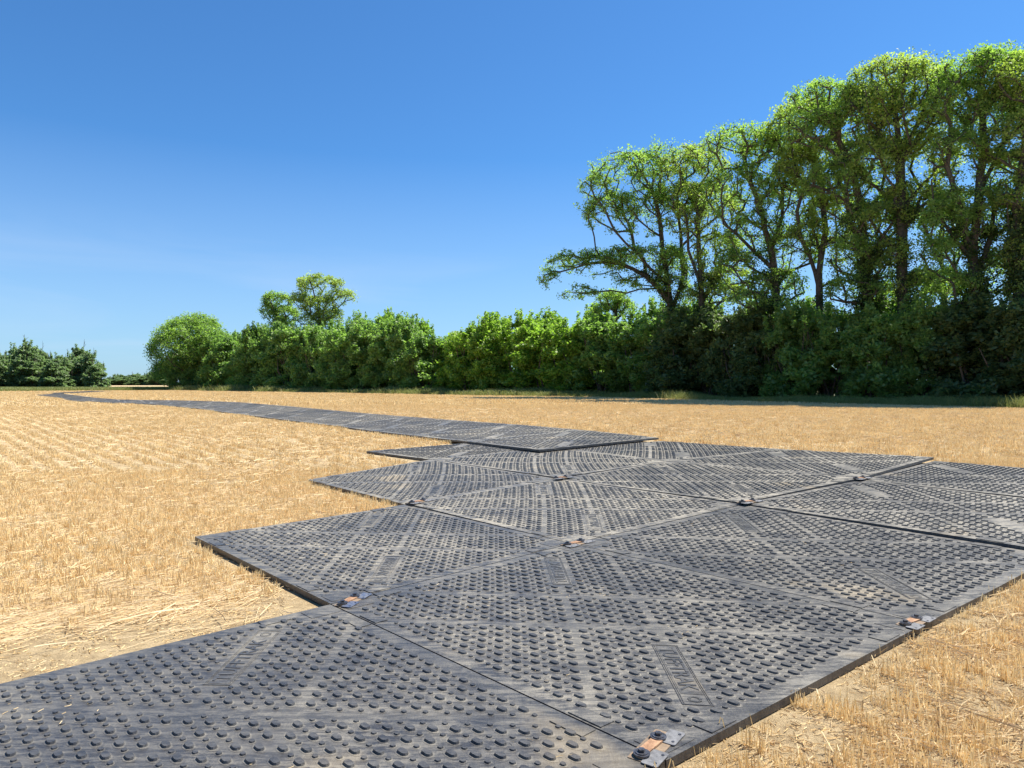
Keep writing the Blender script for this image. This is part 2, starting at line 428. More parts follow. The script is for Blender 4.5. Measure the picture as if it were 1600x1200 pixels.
P = {}
def nd(k, x, y): P[k] = ray(x, y, .05)
nd((0, 0), 516, 944); nd((0, -1), 1042, 1190); nd((1, 0), 893, 849); nd((1, -1), 1447, 975)
nd((0, 1), 303, 840); nd((1, 1), 632, 788); nd((1, 2), 480, 750); nd((2, 2), 672, 718); nd((2, 3), 572, 705)
nd((2, 1), 872, 748); nd((2, 0), 1160, 788); nd((2, -1), 1652, 868); nd((3, 0), 1345, 750); nd((3, 1), 1043, 721)
nd((4, 0), 1460, 720); nd((4, 1), 1228, 702); nd((4, 2), 1034, 689); nd((3, 2), 866, 700)
P[(-1, 0)] = P[(0, 0)] + (ray(0, 1068, .05) - P[(0, 0)]) * 1.40
P[(-1, -1)] = P[(-1, 0)] + P[(0, -1)] - P[(0, 0)]
P[(3, 3)] = P[(3, 2)] + P[(2, 3)] - P[(2, 2)]
P[(3, -1)] = P[(2, -1)] + (P[(3, 0)] - P[(2, 0)]) * 1.0
P[(4, -1)] = P[(3, -1)] + (P[(4, 0)] - P[(3, 0)])
NEAR = 'black studded mats in the wide turning area'
def cell(i, j): return [P[(i, j)], P[(i + 1, j)], P[(i + 1, j + 1)], P[(i, j + 1)]]
for (i, j), dz, lod, lab in [
    ((-1, -1), (0, 0, 0, 0), 0, 'nearest black studded mat, filling the bottom left corner'),
    ((0, -1), (0, 0, 0, 0), 0, 'black studded mat between the two rusty edge brackets at the lower right edge'),
    ((0, 0), (0, 0, 0, .01), 0, 'black studded mat whose corner makes the largest tooth on the left'),
    ((1, -1), (0, 0, -.004, 0), 0, 'black studded mat below the long black gap at the right'),
    ((1, 0), (0, 0, 0, .018), 0, 'black studded mat in the middle with a scuffed dark oval patch'),
    ((1, 1), (0, 0, 0, .005), 1, 'black studded mat whose corner makes the second tooth from the front'),
    ((2, -1), (.034, .01, .0, .01), 1, 'black studded mat lifted above the long black gap at the right'),
    ((3, -1), (.035, .02, .0, .0), 1, 'farthest right black studded mat, lifted over a short black gap'),
    ((2, 0), (.02, .03, .0, 0), 1, 'black studded mat with a grey raised edge between two rusty brackets'),
    ((2, 1), (.018, 0, 0, 0), 1, 'black studded mat just in front of the overlapping raised mat corner'),
    ((2, 2), (0, 0, 0, 0), 1, 'black studded mat making the farthest, smallest tooth on the left'),
    ((3, 0), (.03, .065, .0, 0), 1, 'black studded mat on the far rim with a raised grey edge to its right'),
    ((3, 1), (0, 0, 0, 0), 1, 'black studded mat on the far rim to the right of the raised mat corner')]:
    build_mat(cell(i, j), dz, lod, lab, NEAR, text=lod == 0 or (i, j) in ((1, 1), (2, 0), (2, 1)),
              soil={(-1, -1): .42, (0, -1): .6, (0, 0): .85, (1, -1): .58, (1, 0): 1.25, (1, 1): 1.1, (2, -1): .9, (3, -1): .85, (2, 0): 1.25, (2, 1): 1.4}.get((i, j), 1.2))

# the long strip
ST = [((843, 706), (1030, 686.5)), ((690, 686), (870, 668.5)), ((600, 676), (745, 659)), ((540, 667), (660, 652.8)), ((450, 656.5), (560, 644.8)),
      ((375, 647), (455, 635)), ((300, 637), (365, 627.8)), ((235, 631), (270, 625.3)), ((170, 628.8), (195, 624.8)), ((115, 626), (150, 621.6)),
      ((88, 620), (115, 617.2)), ((58, 616.9), (94, 614.6))]
pl = [[ray(*a, .08 if k < 2 else .05), ray(*b, .08 if k < 2 else .05)] for k, (a, b) in enumerate(ST)]
ctr = [(a + b) / 2 for a, b in pl]
seg = [0]
for k in range(1, len(ctr)): seg.append(seg[-1] + np.linalg.norm(ctr[k] - ctr[k - 1]))
nst = round(seg[-1] / 2.85)
def at(s):
    L = np.array([[np.interp(s, seg, [q[e][c] for q in pl]) for c in (0, 1)] for e in (0, 1)]); return L
ORD = ['first', 'second', 'third', 'fourth', 'fifth', 'sixth', 'seventh', 'eighth', 'ninth', 'tenth', 'eleventh', 'twelfth', 'thirteenth',
       'fourteenth', 'fifteenth', 'sixteenth', 'seventeenth', 'eighteenth', 'nineteenth', 'twentieth', 'twenty-first', 'twenty-second',
       'twenty-third', 'twenty-fourth', 'twenty-fifth', 'twenty-sixth', 'twenty-seventh', 'twenty-eighth', 'twenty-ninth', 'thirtieth',
       'thirty-first', 'thirty-second', 'thirty-third', 'thirty-fourth', 'thirty-fifth', 'thirty-sixth', 'thirty-seventh', 'thirty-eighth', 'thirty-ninth', 'fortieth', 'forty-first', 'forty-second', 'forty-third',
       'forty-fourth', 'forty-fifth', 'forty-sixth', 'forty-seventh', 'forty-eighth', 'forty-ninth', 'fiftieth']
STRIP = 'black studded mats of the long strip across the field'
print('strip', nst, [round(float(np.linalg.norm(a - b)), 1) for a, b in pl], [c.round(1).tolist() for c in ctr])
for k in range(nst):
    a, b = at(seg[-1] * k / nst), at(seg[-1] * (k + 1) / nst)
    # 00 near-left, 10 near-right, 11 far-right, 01 far-left  (p across, q along)
    lift = [.07, .05, .025, .0]
    l0 = lift[k] if k < 4 else 0; l1 = lift[k + 1] if k < 3 else 0
    lab = 'raised front mat of the long strip, its corner overlapping the wide mats' if k == 0 else \
        '%s black mat of the long strip, counted from its raised front corner' % ORD[k]
    build_mat([a[0], a[1], b[1], b[0]], [l0, l0, l1 + .004, l1], 1 if k < 3 else 2, lab, STRIP, soil=1.15 + .3 * math.sin(k * 1.9))
# second leg beyond the bend
A0, A1 = np.array([-50., 80.]), np.array([-59.5, 99.])
A0 = ray(90, 614.6, .05); A1 = ray(158, 610.9, .05)
dv = (A1 - A0); n2 = max(2, round(np.linalg.norm(dv) / 2.9)); nv = np.array([-dv[1], dv[0]]) / np.linalg.norm(dv) * 1.6
for k in range(n2):
    a, b = A0 + dv * k / n2, A0 + dv * (k + 1) / n2
    build_mat([a - nv, a + nv, b + nv, b - nv], [.0, 0, 0, 0], 2, '%s black mat beyond the far bend of the strip, counted from the bend' % ORD[k], STRIP)

# ------------------------------------------------------------------ connectors
def cyl(V, Fq, c, r, z0, z1, k, rot=0):
    b0 = len(V)
    for z in (z0, z1):
        for a in range(k):
            t = 2 * math.pi * a / k + rot; V.append((c[0] + r * math.cos(t), c[1] + r * math.sin(t), z))
    side = [(b0 + a, b0 + (a + 1) % k, b0 + k + (a + 1) % k, b0 + k + a) for a in range(k)]
    return side, [b0 + k + a for a in range(k)]
def prism(pts, z0, z1):
    k = len(pts); V = [(x, y, z) for z in (z0, z1) for x, y in pts]
    F = [list(range(k, 2 * k))] + [[a, (a + 1) % k, k + (a + 1) % k, k + a] for a in range(k)]
    return V, F
def pyobj(name, V, F, mat, parent):
    me = bpy.data.meshes.new(name); me.from_pydata(V, [], F); me.materials.append(mat); me.polygons.foreach_set('use_smooth', np.zeros(len(F), bool)); me.update()
    return link(name, me, parent)
def rrect(cx, cy, w, h, r=.012, rot=0):
    pts = []
    for sx, sy, a0 in ((1, 1, 0), (-1, 1, 90), (-1, -1, 180), (1, -1, 270)):
        for k in range(4):
            t = math.radians(a0 + 30 * k); pts.append((sx * (w / 2 - r) + r * math.cos(t), sy * (h / 2 - r) + r * math.sin(t)))
    c, s = math.cos(rot), math.sin(rot)
    return [(cx + c * x - s * y, cy + s * x + c * y) for x, y in pts]
PROTO = []
def connector(pos, ang, z, label, plate_mat=None, scale=1.):
    e = empty('mat_connector', (pos[0], pos[1], z)); e.rotation_euler = (0, 0, ang); e.scale = (scale,) * 3
    # link bar: dog-bone along x
    pts = []
    for sx in (1, -1):
        for k in range(9):
            t = math.radians(-90 + 22.5 * k) if sx > 0 else math.radians(90 + 22.5 * k)
            pts.append((sx * .10 + .036 * math.cos(t), .036 * math.sin(t)))
        pts.append((sx * .06 * 1, (.024 if sx > 0 else -.024)))
    V, F = prism(pts, .007, .016); pyobj('link_bar', V, F, M_RUST, e)
    V, F = prism(rrect(0.02, -.012, .34, .13, .006, 0), .001, .004); pyobj('recess_plate', V, F, M_RECESS, e)
    for k, (cx, cy) in enumerate(((.15, -.055), (-.09, -.065))):
        V, F = prism(rrect(cx, cy, .15, .085), .004, .0085)
        cp = pyobj('cover_plate', V, F, plate_mat or M_ZINC, e)
        for hx in (.045, -.045):
            s, t = cyl(W := [], None, (cx + hx, cy - .022), .008, .0085, .011, 10); pyobj('rivet', W, s + [t], M_STEEL, cp)
    for sx in (1, -1):
        V = []; F = []
        for r, z0, z1, k in ((.042, .008, .0125, 20), (.032, .0125, .017, 20), (.018, .017, .030, 6)):
            s, t = cyl(V, None, (sx * .10, 0), r, z0 + .008, z1 + .008, k); F += s + [t]
        pyobj('bolt', V, F, M_STEEL, e)
    tag(e, label, 'connector', 'bolted steel connectors joining the mats')
def ctop(px, py): p = ray(px, py, .05); return p, float(g(*p)) + .05
def cang(a, b): return math.atan2(b[1] - a[1], b[0] - a[0])
CN = [((1016, 1170), (1055, 1130), 'nearest rusty bolted connector at the bottom edge of the photo', None),
      ((1424, 973), (1475, 946), 'grey and rusty connector at the straw side of the right mat edge', None),
      ((545, 940), (590, 914), 'blue painted and rusty connector at the inner corner by the largest tooth', M_BLUE),
      ((897, 850), (960, 833), 'rusty bent connector in the middle where four mats meet', None),
      ((652, 787), (700, 776), 'rusty connector at the inner corner of the second tooth', None),
      ((876, 749), (925, 741), 'small rusty connector behind the middle mat', None),
      ((1168, 787), (1230, 775), 'rusty connector at the left end of the long black gap', None),
      ((1343, 750), (1400, 738), 'farthest rusty connector under the raised grey edge', None)]
for k, (p, q, lab, pm) in enumerate(CN):
    a, z = ctop(*p); b, _ = ctop(*q)
    connector(a, cang(a, b), z + (.022 if k in (7, 4, 6, 5) else .003), lab, pm, .88 if k < 3 else 1.0)

# ------------------------------------------------------------------ scatter by geometry nodes (stubble, straw, verge grass)
def scatter(name, pts, rot, scl, idx, protos, label, cat):
    me = bpy.data.meshes.new(name); me.vertices.add(len(pts)); me.vertices.foreach_set('co', np.asarray(pts, np.float32).ravel())
    for an, av in (('rz', rot), ('sc', scl)):
        a = me.attributes.new(an, 'FLOAT', 'POINT'); a.data.foreach_set('value', np.asarray(av, np.float32))
    a = me.attributes.new('ix', 'INT', 'POINT'); a.data.foreach_set('value', np.asarray(idx, np.int32))
    o = link(name, me); tag(o, label, cat, kind='stuff')
    c = bpy.data.collections.new(name + '_pieces')
    for i, m in enumerate(protos):
        ob = bpy.data.objects.new('%s_piece_%02d' % (name, i), m); c.objects.link(ob)
    ng = bpy.data.node_groups.new(name, 'GeometryNodeTree')
    ng.interface.new_socket('Geometry', in_out='INPUT', socket_type='NodeSocketGeometry')
    ng.interface.new_socket('Geometry', in_out='OUTPUT', socket_type='NodeSocketGeometry')
    nn = ng.nodes.new; L = ng.links.new
    gi = nn('NodeGroupInput'); go = nn('NodeGroupOutput')
    ci = nn('GeometryNodeCollectionInfo'); ci.inputs[0].default_value = c; ci.inputs['Separate Children'].default_value = True
    ci.inputs['Reset Children'].default_value = True
    ip = nn('GeometryNodeInstanceOnPoints'); ip.inputs['Pick Instance'].default_value = True
    def at(n_, t):
        q = nn('GeometryNodeInputNamedAttribute'); q.data_type = t; q.inputs[0].default_value = n_; return q.outputs[0]
    cx = nn('ShaderNodeCombineXYZ'); L(at('rz', 'FLOAT'), cx.inputs[2])
    L(gi.outputs[0], ip.inputs['Points']); L(ci.outputs[0], ip.inputs['Instance']); L(at('ix', 'INT'), ip.inputs['Instance Index'])
    L(cx.outputs[0], ip.inputs['Rotation']); L(at('sc', 'FLOAT'), ip.inputs['Scale']); L(ip.outputs[0], go.inputs[0])
    md = o.modifiers.new('scatter', 'NODES'); md.node_group = ng
    return o

def blades(n, spread, hmin, hmax, width, lean, seed, mat, sx=1., sy=1., curve=.0, base=0.):
    r = np.random.default_rng(seed)
    bx = r.normal(0, spread * sx, n); by = r.normal(0, spread * sy, n)
    h = r.uniform(hmin, hmax, n); a = r.uniform(0, 2 * math.pi, n); l = np.abs(r.normal(0, lean, n)); la = r.uniform(0, 2 * math.pi, n)
    seg = 3 if curve else 1
    V = []; 
    for k in range(seg + 1):
        t = k / seg; off = h * (l * t + curve * t * t)
        x = bx + off * np.cos(la); y = by + off * np.sin(la); z = base + h * t * np.sqrt(np.maximum(.2, 1 - (l + curve * t) ** 2))
        w = width * (1 - .75 * t if curve else 1.)
        dx = np.cos(a) * w / 2; dy = np.sin(a) * w / 2
        V += [np.stack([x - dx, y - dy, z], 1), np.stack([x + dx, y + dy, z], 1)]
    V = np.stack(V, 1).reshape(-1, 3); m = 2 * (seg + 1); b0 = np.arange(n)[:, None] * m
    Fq = np.concatenate([b0 + np.array([2 * k, 2 * k + 1, 2 * k + 3, 2 * k + 2]) for k in range(seg)])
    tint = np.repeat(r.uniform(0, 1, n), m)
    return mesh('blades', V, [Fq], mat, {'tint': tint})

def litter(n, rad, lmin, lmax, width, seed, mat, zmax=.03, ang=None):
    """loose straws lying about: thin three-sided rods with a slight bend"""
    r = np.random.default_rng(seed)
    cx = r.normal(0, rad, n); cy = r.normal(0, rad, n); L = r.uniform(lmin, lmax, n)
    a = r.uniform(0, 2 * math.pi, n) if ang is None else r.normal(ang, .35, n)
    z = r.uniform(.004, zmax, n); tl = r.normal(0, .10, n); bend = r.normal(0, .12, n)
    V = []
    for k in range(4):
        t = k / 3 - .5; x = cx + L * t * np.cos(a) - bend * L * (t * t) * np.sin(a) * 2; y = cy + L * t * np.sin(a) + bend * L * t * t * np.cos(a) * 2
        zz = np.maximum(.003, z + L * t * tl)
        for q in range(3):
            th = 2 * math.pi * q / 3 + 1.57
            V.append(np.stack([x - np.sin(a) * width * .5 * math.cos(th), y + np.cos(a) * width * .5 * math.cos(th), zz + width * .5 * math.sin(th)], 1))
    V = np.stack(V, 1).reshape(-1, 3); b0 = np.arange(n)[:, None] * 12
    Fq = np.concatenate([b0 + np.array([3 * k + q, 3 * k + (q + 1) % 3, 3 * k + 3 + (q + 1) % 3, 3 * k + 3 + q]) for k in range(3) for q in range(3)])
    return mesh('straws', V, [Fq], mat, {'tint': np.repeat(r.uniform(0, 1, n), 12)})

def inside_quads(P2, quads, grow=0.):
    ins = np.zeros(len(P2), bool)
    for C in quads:
        C = np.array(C); lo = C.min(0) - grow - .1; hi = C.max(0) + grow + .1
        k = np.where((P2[:, 0] > lo[0]) & (P2[:, 0] < hi[0]) & (P2[:, 1] > lo[1]) & (P2[:, 1] < hi[1]))[0]
        if not len(k): continue
        Q = P2[k]; ar = 0
        for a in range(4):
            p, q = C[a], C[(a + 1) % 4]; ar += p[0] * q[1] - p[1] * q[0]
        s = 1 if ar > 0 else -1; ok = np.ones(len(k), bool)
        for a in range(4):
            p, q = C[a], C[(a + 1) % 4]; e = q - p; e = e / (np.linalg.norm(e) + 1e-9)
            ok &= s * (e[0] * (Q[:, 1] - p[1]) - e[1] * (Q[:, 0] - p[0])) > -grow
        ins[k[ok]] = True
    return ins

def vnoise(x, y, sc, seed):
    r = np.random.default_rng(seed); T = r.uniform(0, 1, (128, 128)); x = np.asarray(x) * sc; y = np.asarray(y) * sc
    xi = np.floor(x).astype(int); yi = np.floor(y).astype(int); fx = x - xi; fy = y - yi
    fx = fx * fx * (3 - 2 * fx); fy = fy * fy * (3 - 2 * fy)
    a = T[xi % 128, yi % 128]; b = T[(xi + 1) % 128, yi % 128]; c = T[xi % 128, (yi + 1) % 128]; d = T[(xi + 1) % 128, (yi + 1) % 128]
    return (a * (1 - fx) + b * fx) * (1 - fy) + (c * (1 - fx) + d * fx) * fy

RV = np.array([.655, -.756]); RN = np.array([.756, .655])      # along the drill rows, across them
BARE = [(-1.9, 4.75, .66), (-2.7, 4.1, .5), (-2.35, 4.5, .5), (-1.5, 5.05, .4), (-1.5, 5.25, .35), (-3.1, 4.6, .35), (1.75, 3.75, .32), (1.42, 3.38, .26), (2.1, 4.1, .2), (2.45, 3.6, .16), (-4.2, 4.3, .4)]
def rows(d0, d1, dr, ds, jr, js, keep=1.):
    """points on drill rows for distances d0..d1 within the widened field of view"""
    R = d1 * 1.35; nr = int(2 * R / dr); ns = int(2 * R / ds)
    rr = (np.arange(nr) - nr // 2) * dr; ss = (np.arange(ns) - ns // 2) * ds
    out = []
    for r_ in rr:
        a = r_ + rng.normal(0, jr, ns); b = ss + rng.normal(0, js, ns)
        x = a * RN[0] + b * RV[0]; y = a * RN[1] + b * RV[1]
        ok = (y > d0) & (y <= d1) & (np.abs(x) < .84 * y + 1.2) & (y < edge_y(x) - .15)
        if keep < 1: ok &= rng.random(ns) < keep
        out.append(np.stack([x[ok], y[ok]], 1))
    return np.concatenate(out)
def bare(Q):
    m = np.ones(len(Q))
    for x, y, r in BARE:
        d = np.hypot(Q[:, 0] - x, Q[:, 1] - y) + .3 * (vnoise(Q[:, 0], Q[:, 1], 3., 5) - .5)
        m *= np.clip((d - r * .7) / (r * .5), 0, 1)
    return m

def fin(Q): return np.stack([Q[:, 0], Q[:, 1], g(Q[:, 0], Q[:, 1]) - .004], 1)
def stubble():
    protos = [blades(34, .024, .025, .095, .0042, .38, 10 + k, M_STRAW, 1.7, 1.) for k in range(5)]      # 0-4 near
    protos += [blades(60, .055, .03, .10, .0075, .3, 20 + k, M_STRAW, 1.3, .75) for k in range(4)]       # 5-8 middle
    protos += [blades(60, .22, .05, .12, .022, .3, 30 + k, M_STRAW, 1.7, .45) for k in range(4)]          # 9-12 far
    row_ang = math.atan2(RV[1], RV[0])
    pts, rot, scl, idx = [], [], [], []
    for (d0, d1, dr, ds, jr, js, i0, i1, gr) in ((.8, 13, .145, .062, .03, .025, 0, 5, .04), (13, 40, .38, .17, .035, .06, 5, 9, .12), (40, 118, .80, .55, .05, .25, 9, 13, .3)):
        Q = rows(d0, d1, dr, ds, jr, js)
        Q = Q[~inside_quads(Q, MATS, gr if d0 > 1 else .045)]
        den = .12 + .55 * vnoise(Q[:, 0], Q[:, 1], 1.3, 1) + .95 * vnoise(Q[:, 0], Q[:, 1], 5.5, 2) ** 1.3 if d0 < 5 else .7 + .5 * vnoise(Q[:, 0], Q[:, 1], .5, 1)
        Q = Q[rng.random(len(Q)) < den * bare(Q)]
        n = len(Q); pts.append(fin(Q)); rot.append(row_ang + rng.integers(0, 2, n) * math.pi + rng.normal(0, .25, n))
        scl.append(rng.uniform(.7, 1.2, n)); idx.append(rng.integers(i0, i1, n))
    print('stubble', [len(p) for p in pts])
    scatter('stubble', np.concatenate(pts), np.concatenate(rot), np.concatenate(scl), np.concatenate(idx), protos, 'golden cut cereal stubble standing in drilled rows across the field', 'stubble')
stubble()
def loose():
    protos = [litter(34, .13, .05, .20, .0034, 50 + k, M_STRAW_PALE, .035) for k in range(3)]
    protos += [litter(60, .12, .008, .045, .0045, 60 + k, M_STRAW, .012) for k in range(3)]
    protos += [litter(6, .12, .20, .42, .0055, 70 + k, M_STRAW_PALE, .05) for k in range(3)]
    protos += [litter(36, .42, .08, .28, .007, 80 + k, M_STRAW_PALE, .07) for k in range(3)]
    protos += [litter(18, .16, .12, .40, .0034, 90 + k, M_STRAW_PALE, .04, ang=0.) for k in range(2)]
    pts, rot, scl, idx = [], [], [], []
    def add(Q, i0, i1, rt=None):
        n = len(Q); pts.append(fin(Q)); rot.append(rng.uniform(0, 6.28, n) if rt is None else rng.normal(rt, .2, n)); scl.append(rng.uniform(.8, 1.2, n)); idx.append(rng.integers(i0, i1, n))
    def area(d0, d1, dens):
        n = int(dens * 1.7 * (d1 * d1 - d0 * d0) / 2 * 1.1); y = np.sqrt(rng.uniform(d0 * d0, d1 * d1, n)); x = rng.uniform(-1, 1, n) * (.84 * y + .8)
        Q = np.stack([x, y], 1); return Q[y < edge_y(x) - .4]
    Q = area(.8, 11, 20); Q = Q[~inside_quads(Q, MATS, .10)]; m = vnoise(Q[:, 0], Q[:, 1], .9, 3); Q = Q[rng.random(len(Q)) < (.25 + .9 * m) * (.06 + .94 * bare(Q))]; add(Q, 0, 3)
    Q = area(.8, 11, 20); Q = Q[~inside_quads(Q, MATS, .06)]; Q = Q[rng.random(len(Q)) < (.35 + .65 * bare(Q))]; add(Q, 3, 6)
    Q = area(.8, 11, 4); Q = Q[~inside_quads(Q, MATS, .2)]; add(Q, 6, 9)
    Q = area(11, 34, 1.7); Q = Q[~inside_quads(Q, MATS, .45)]; m = vnoise(Q[:, 0], Q[:, 1], .3, 4); Q = Q[rng.random(len(Q)) < (.3 + .7 * m)]; add(Q, 9, 12)
    # combed long straw lying beside the nearest mats, left
    n = 260; t = rng.random(n); Q = np.stack([-1.7 - 2.6 * t + rng.normal(0, .15, n), 5.75 - 1.0 * t + rng.normal(0, .27, n)], 1); Q = Q[~inside_quads(Q, MATS, .42)]; add(Q, 12, 14, .45)
    # bits of straw and chaff carried onto the mats
    Q = area(2.2, 14, 5.); Q = Q[inside_quads(Q, MATS[:13], -.12)]; m = vnoise(Q[:, 0], Q[:, 1], 1.1, 8); Q = Q[rng.random(len(Q)) < m ** 2]
    add(Q, 14, 17); pts[-1][:, 2] += .055
    protos += [litter(5, .09, .008, .035, .0030, 130 + k, M_STRAW_PALE, .010) for k in range(3)]
    scatter('loose_straw', np.concatenate(pts), np.concatenate(rot), np.concatenate(scl), np.concatenate(idx), protos, 'pale loose straw and chaff lying between the stubble rows', 'straw')
loose()
def verge_grass():
    protos = [blades(60, .16, .14, .42, .012, .25, 100 + k, M_GRASS, curve=.35) for k in range(4)]
    protos += [blades(110, .45, .15, .5, .035, .25, 110 + k, M_GRASS, curve=.35) for k in range(4)]
    pts, rot, scl, idx = [], [], [], []
    xs = rng.uniform(-62, 45, 15000); w = rng.uniform(-.2, 1, 15000) ** 1 * 4.6
    Y = edge_y(xs) + w * .8; X = xs + w * .45; far = Y > 62
    den = np.where(far, .55, 1.); k = (rng.random(len(X)) < den) & (np.abs(X) < .9 * Y + 3)
    X, Y, far = X[k], Y[k], far[k]; Q = np.stack([X, Y], 1)
    pts.append(fin(Q)); rot.append(rng.uniform(0, 6.28, len(Q))); scl.append(rng.uniform(.6, 1.5, len(Q)) * (.6 + 1.1 * vnoise(X, Y, .25, 9) ** 1.5)); idx.append(np.where(far, rng.integers(4, 8, len(Q)), rng.integers(0, 4, len(Q))))
    n = 9000; X = rng.uniform(-105, -54, n); Y = edge_y(X) + rng.uniform(0, 24, n); Q = np.stack([X, Y], 1)
    pts.append(fin(Q)); rot.append(rng.uniform(0, 6.28, n)); scl.append(rng.uniform(.7, 1.4, n)); idx.append(rng.integers(4, 8, n))
    scatter('verge_grass', np.concatenate(pts), np.concatenate(rot), np.concatenate(scl), np.concatenate(idx), protos, 'rough green and yellowing grass along the foot of the hedge', 'grass')
verge_grass()

# ------------------------------------------------------------------ trees
def leaf_quads(C, R, per, size, seed, flat=.75, up=.5):
    """leaf faces around cluster centres C with radii R"""
    r = np.random.default_rng(seed); n = len(C) * per
    c = np.repeat(C, per, 0); rad = np.repeat(R, per)
    d = r.normal(0, 1, (n, 3)); d /= np.linalg.norm(d, axis=1)[:, None]; d *= (r.random(n) ** .5)[:, None]
    d[:, 2] *= flat; p = c + d * rad[:, None]
    nrm = r.normal(0, 1, (n, 3)); nrm[:, 2] = np.abs(nrm[:, 2]) + up; nrm /= np.linalg.norm(nrm, axis=1)[:, None]
    t = np.cross(nrm, r.normal(0, 1, (n, 3))); t /= np.linalg.norm(t, axis=1)[:, None]; b = np.cross(nrm, t)
    s = (size * r.uniform(.6, 1.25, n))[:, None]
    V = np.stack([p - t * s * .5, p + b * s * .33 - t * s * .05, p + t * s * .55, p - b * s * .33 - t * s * .05], 1)
    V[:, 0, 2] += .0; V[:, 2, 2] -= (s[:, 0] * .15)
    ct = np.repeat(r.uniform(0, .6, len(C)), per)
    tint = np.repeat(np.clip(ct + r.uniform(0, .4, n), 0, 1), 4)
    return V.reshape(-1, 3), np.arange(n * 4).reshape(-1, 4), tint

def tubes(segs, k=7):
    """segs: (p0, p1, r0, r1) tapered rods"""
    V, F = [], []
    for p0, p1, r0, r1 in segs:
        d = p1 - p0; L = np.linalg.norm(d)
        if L < 1e-6: continue
        d = d / L; a = np.cross(d, (0, 0, 1.) if abs(d[2]) < .9 else (1., 0, 0)); a /= np.linalg.norm(a); b = np.cross(d, a)
        kk = k if r0 > .05 else 4; b0 = len(V)
        for p, r_ in ((p0 - d * r0 * .25, r0), (p1 + d * r1 * .2, r1)):
            for q in range(kk):
                t = 2 * math.pi * q / kk; V.append(p + r_ * (math.cos(t) * a + math.sin(t) * b))
        for q in range(kk): F.append((b0 + q, b0 + (q + 1) % kk, b0 + kk + (q + 1) % kk, b0 + kk + q))
    return np.array(V), np.array(F)

def grow(trunks, C, r_tip=.018, r_base=.35, seed=0, wpath=.35, expo=2.3):
    """greedy spanning tree from the trunk polylines to the leaf clusters C, pipe-model radii"""
    r = np.random.default_rng(seed)
    nodes, par, plen = [], [], []
    for tr in trunks:
        start = len(nodes); par0 = tr.get('from', -1)
        for i, p in enumerate(tr['pts']):
            nodes.append(np.array(p, float)); par.append(par0 if i == 0 else len(nodes) - 2)
            plen.append(0 if (i == 0 and par0 < 0) else plen[par[-1]] + np.linalg.norm(nodes[-1] - nodes[par[-1]]))
    todo = list(range(len(C))); order = []
    C = np.asarray(C)
    N0 = np.array(nodes); PL = np.array(plen)
    best = np.full(len(C), 1e9); bi = np.zeros(len(C), int)
    for i in range(len(nodes)):
        if i == 0: continue
        c = np.linalg.norm(C - nodes[i], axis=1) + wpath * plen[i]
        # branches prefer to rise
        c += .6 * np.maximum(0, nodes[i][2] - C[:, 2])
        m = c < best; best[m] = c[m]; bi[m] = i
    left = np.ones(len(C), bool)
    while left.any():
        k = int(np.where(left, best, 1e12).argmin()); left[k] = False
        p = bi[k]; a, b = nodes[p], C[k]; L = np.linalg.norm(b - a); ns = max(1, int(L / .9)); prev = p
        for s in range(1, ns + 1):
            t = s / ns; q = a + (b - a) * t
            if s < ns: q = q + r.normal(0, .07 * L / ns ** .5, 3) * .8 + np.array([0, 0, .12 * L * t * (1 - t)])
            nodes.append(q); par.append(prev); plen.append(plen[prev] + L / ns); prev = len(nodes) - 1
            c = np.linalg.norm(C - q, axis=1) + wpath * plen[-1] + .6 * np.maximum(0, q[2] - C[:, 2])
            m = left & (c < best); best[m] = c[m]; bi[m] = prev
    load = np.zeros(len(nodes)); ch = np.zeros(len(nodes), int)
    for i in range(len(nodes)):
        if par[i] >= 0: ch[par[i]] += 1
    load[ch == 0] = 1.
    for i in range(len(nodes) - 1, 0, -1):
        if par[i] >= 0: load[par[i]] += load[i]
    rad = load ** (1 / expo); rad = r_tip + (rad / rad[0]) * (r_base - r_tip)
    segs = [(nodes[par[i]], nodes[i], min(rad[par[i]], rad[i] * 1.35), rad[i]) for i in range(1, len(nodes)) if par[i] >= 0]
    return segs

def blob_points(blobs, n, seed, Yd, shell=.55):
    """cluster centres inside ellipsoids given as photo-measured (x, y, rx, ry [, dy]) turned to metres at depth Yd"""
    r = np.random.default_rng(seed); area = np.array([b[2] * b[3] for b in blobs], float); cnt = np.maximum(4, (n * area / area.sum()).astype(int)); out = []
    for b, m in zip(blobs, cnt):
        off = b[4] if len(b) > 4 else 0.
        Y = Yd + off; s = Y / F_PX; c = np.array([(b[0] - 800) * s, Y, CAM_Z + (HZ - b[1]) * s]); wx = 1.18 if Yd < 62 and b[1] < 400 else 1.; R = np.array([b[2] * s * wx, .5 * (b[2] + b[3]) * s, b[3] * s])
        d = r.normal(0, 1, (m, 3)); d /= np.linalg.norm(d, axis=1)[:, None]
        d[:, 2] = np.where((d[:, 2] < -.25) & (r.random(m) < .6), -d[:, 2], d[:, 2])
        rad = shell + (1 - shell) * r.random(m) ** .6
        out.append(c + d * R * rad[:, None])
    return np.concatenate(out)

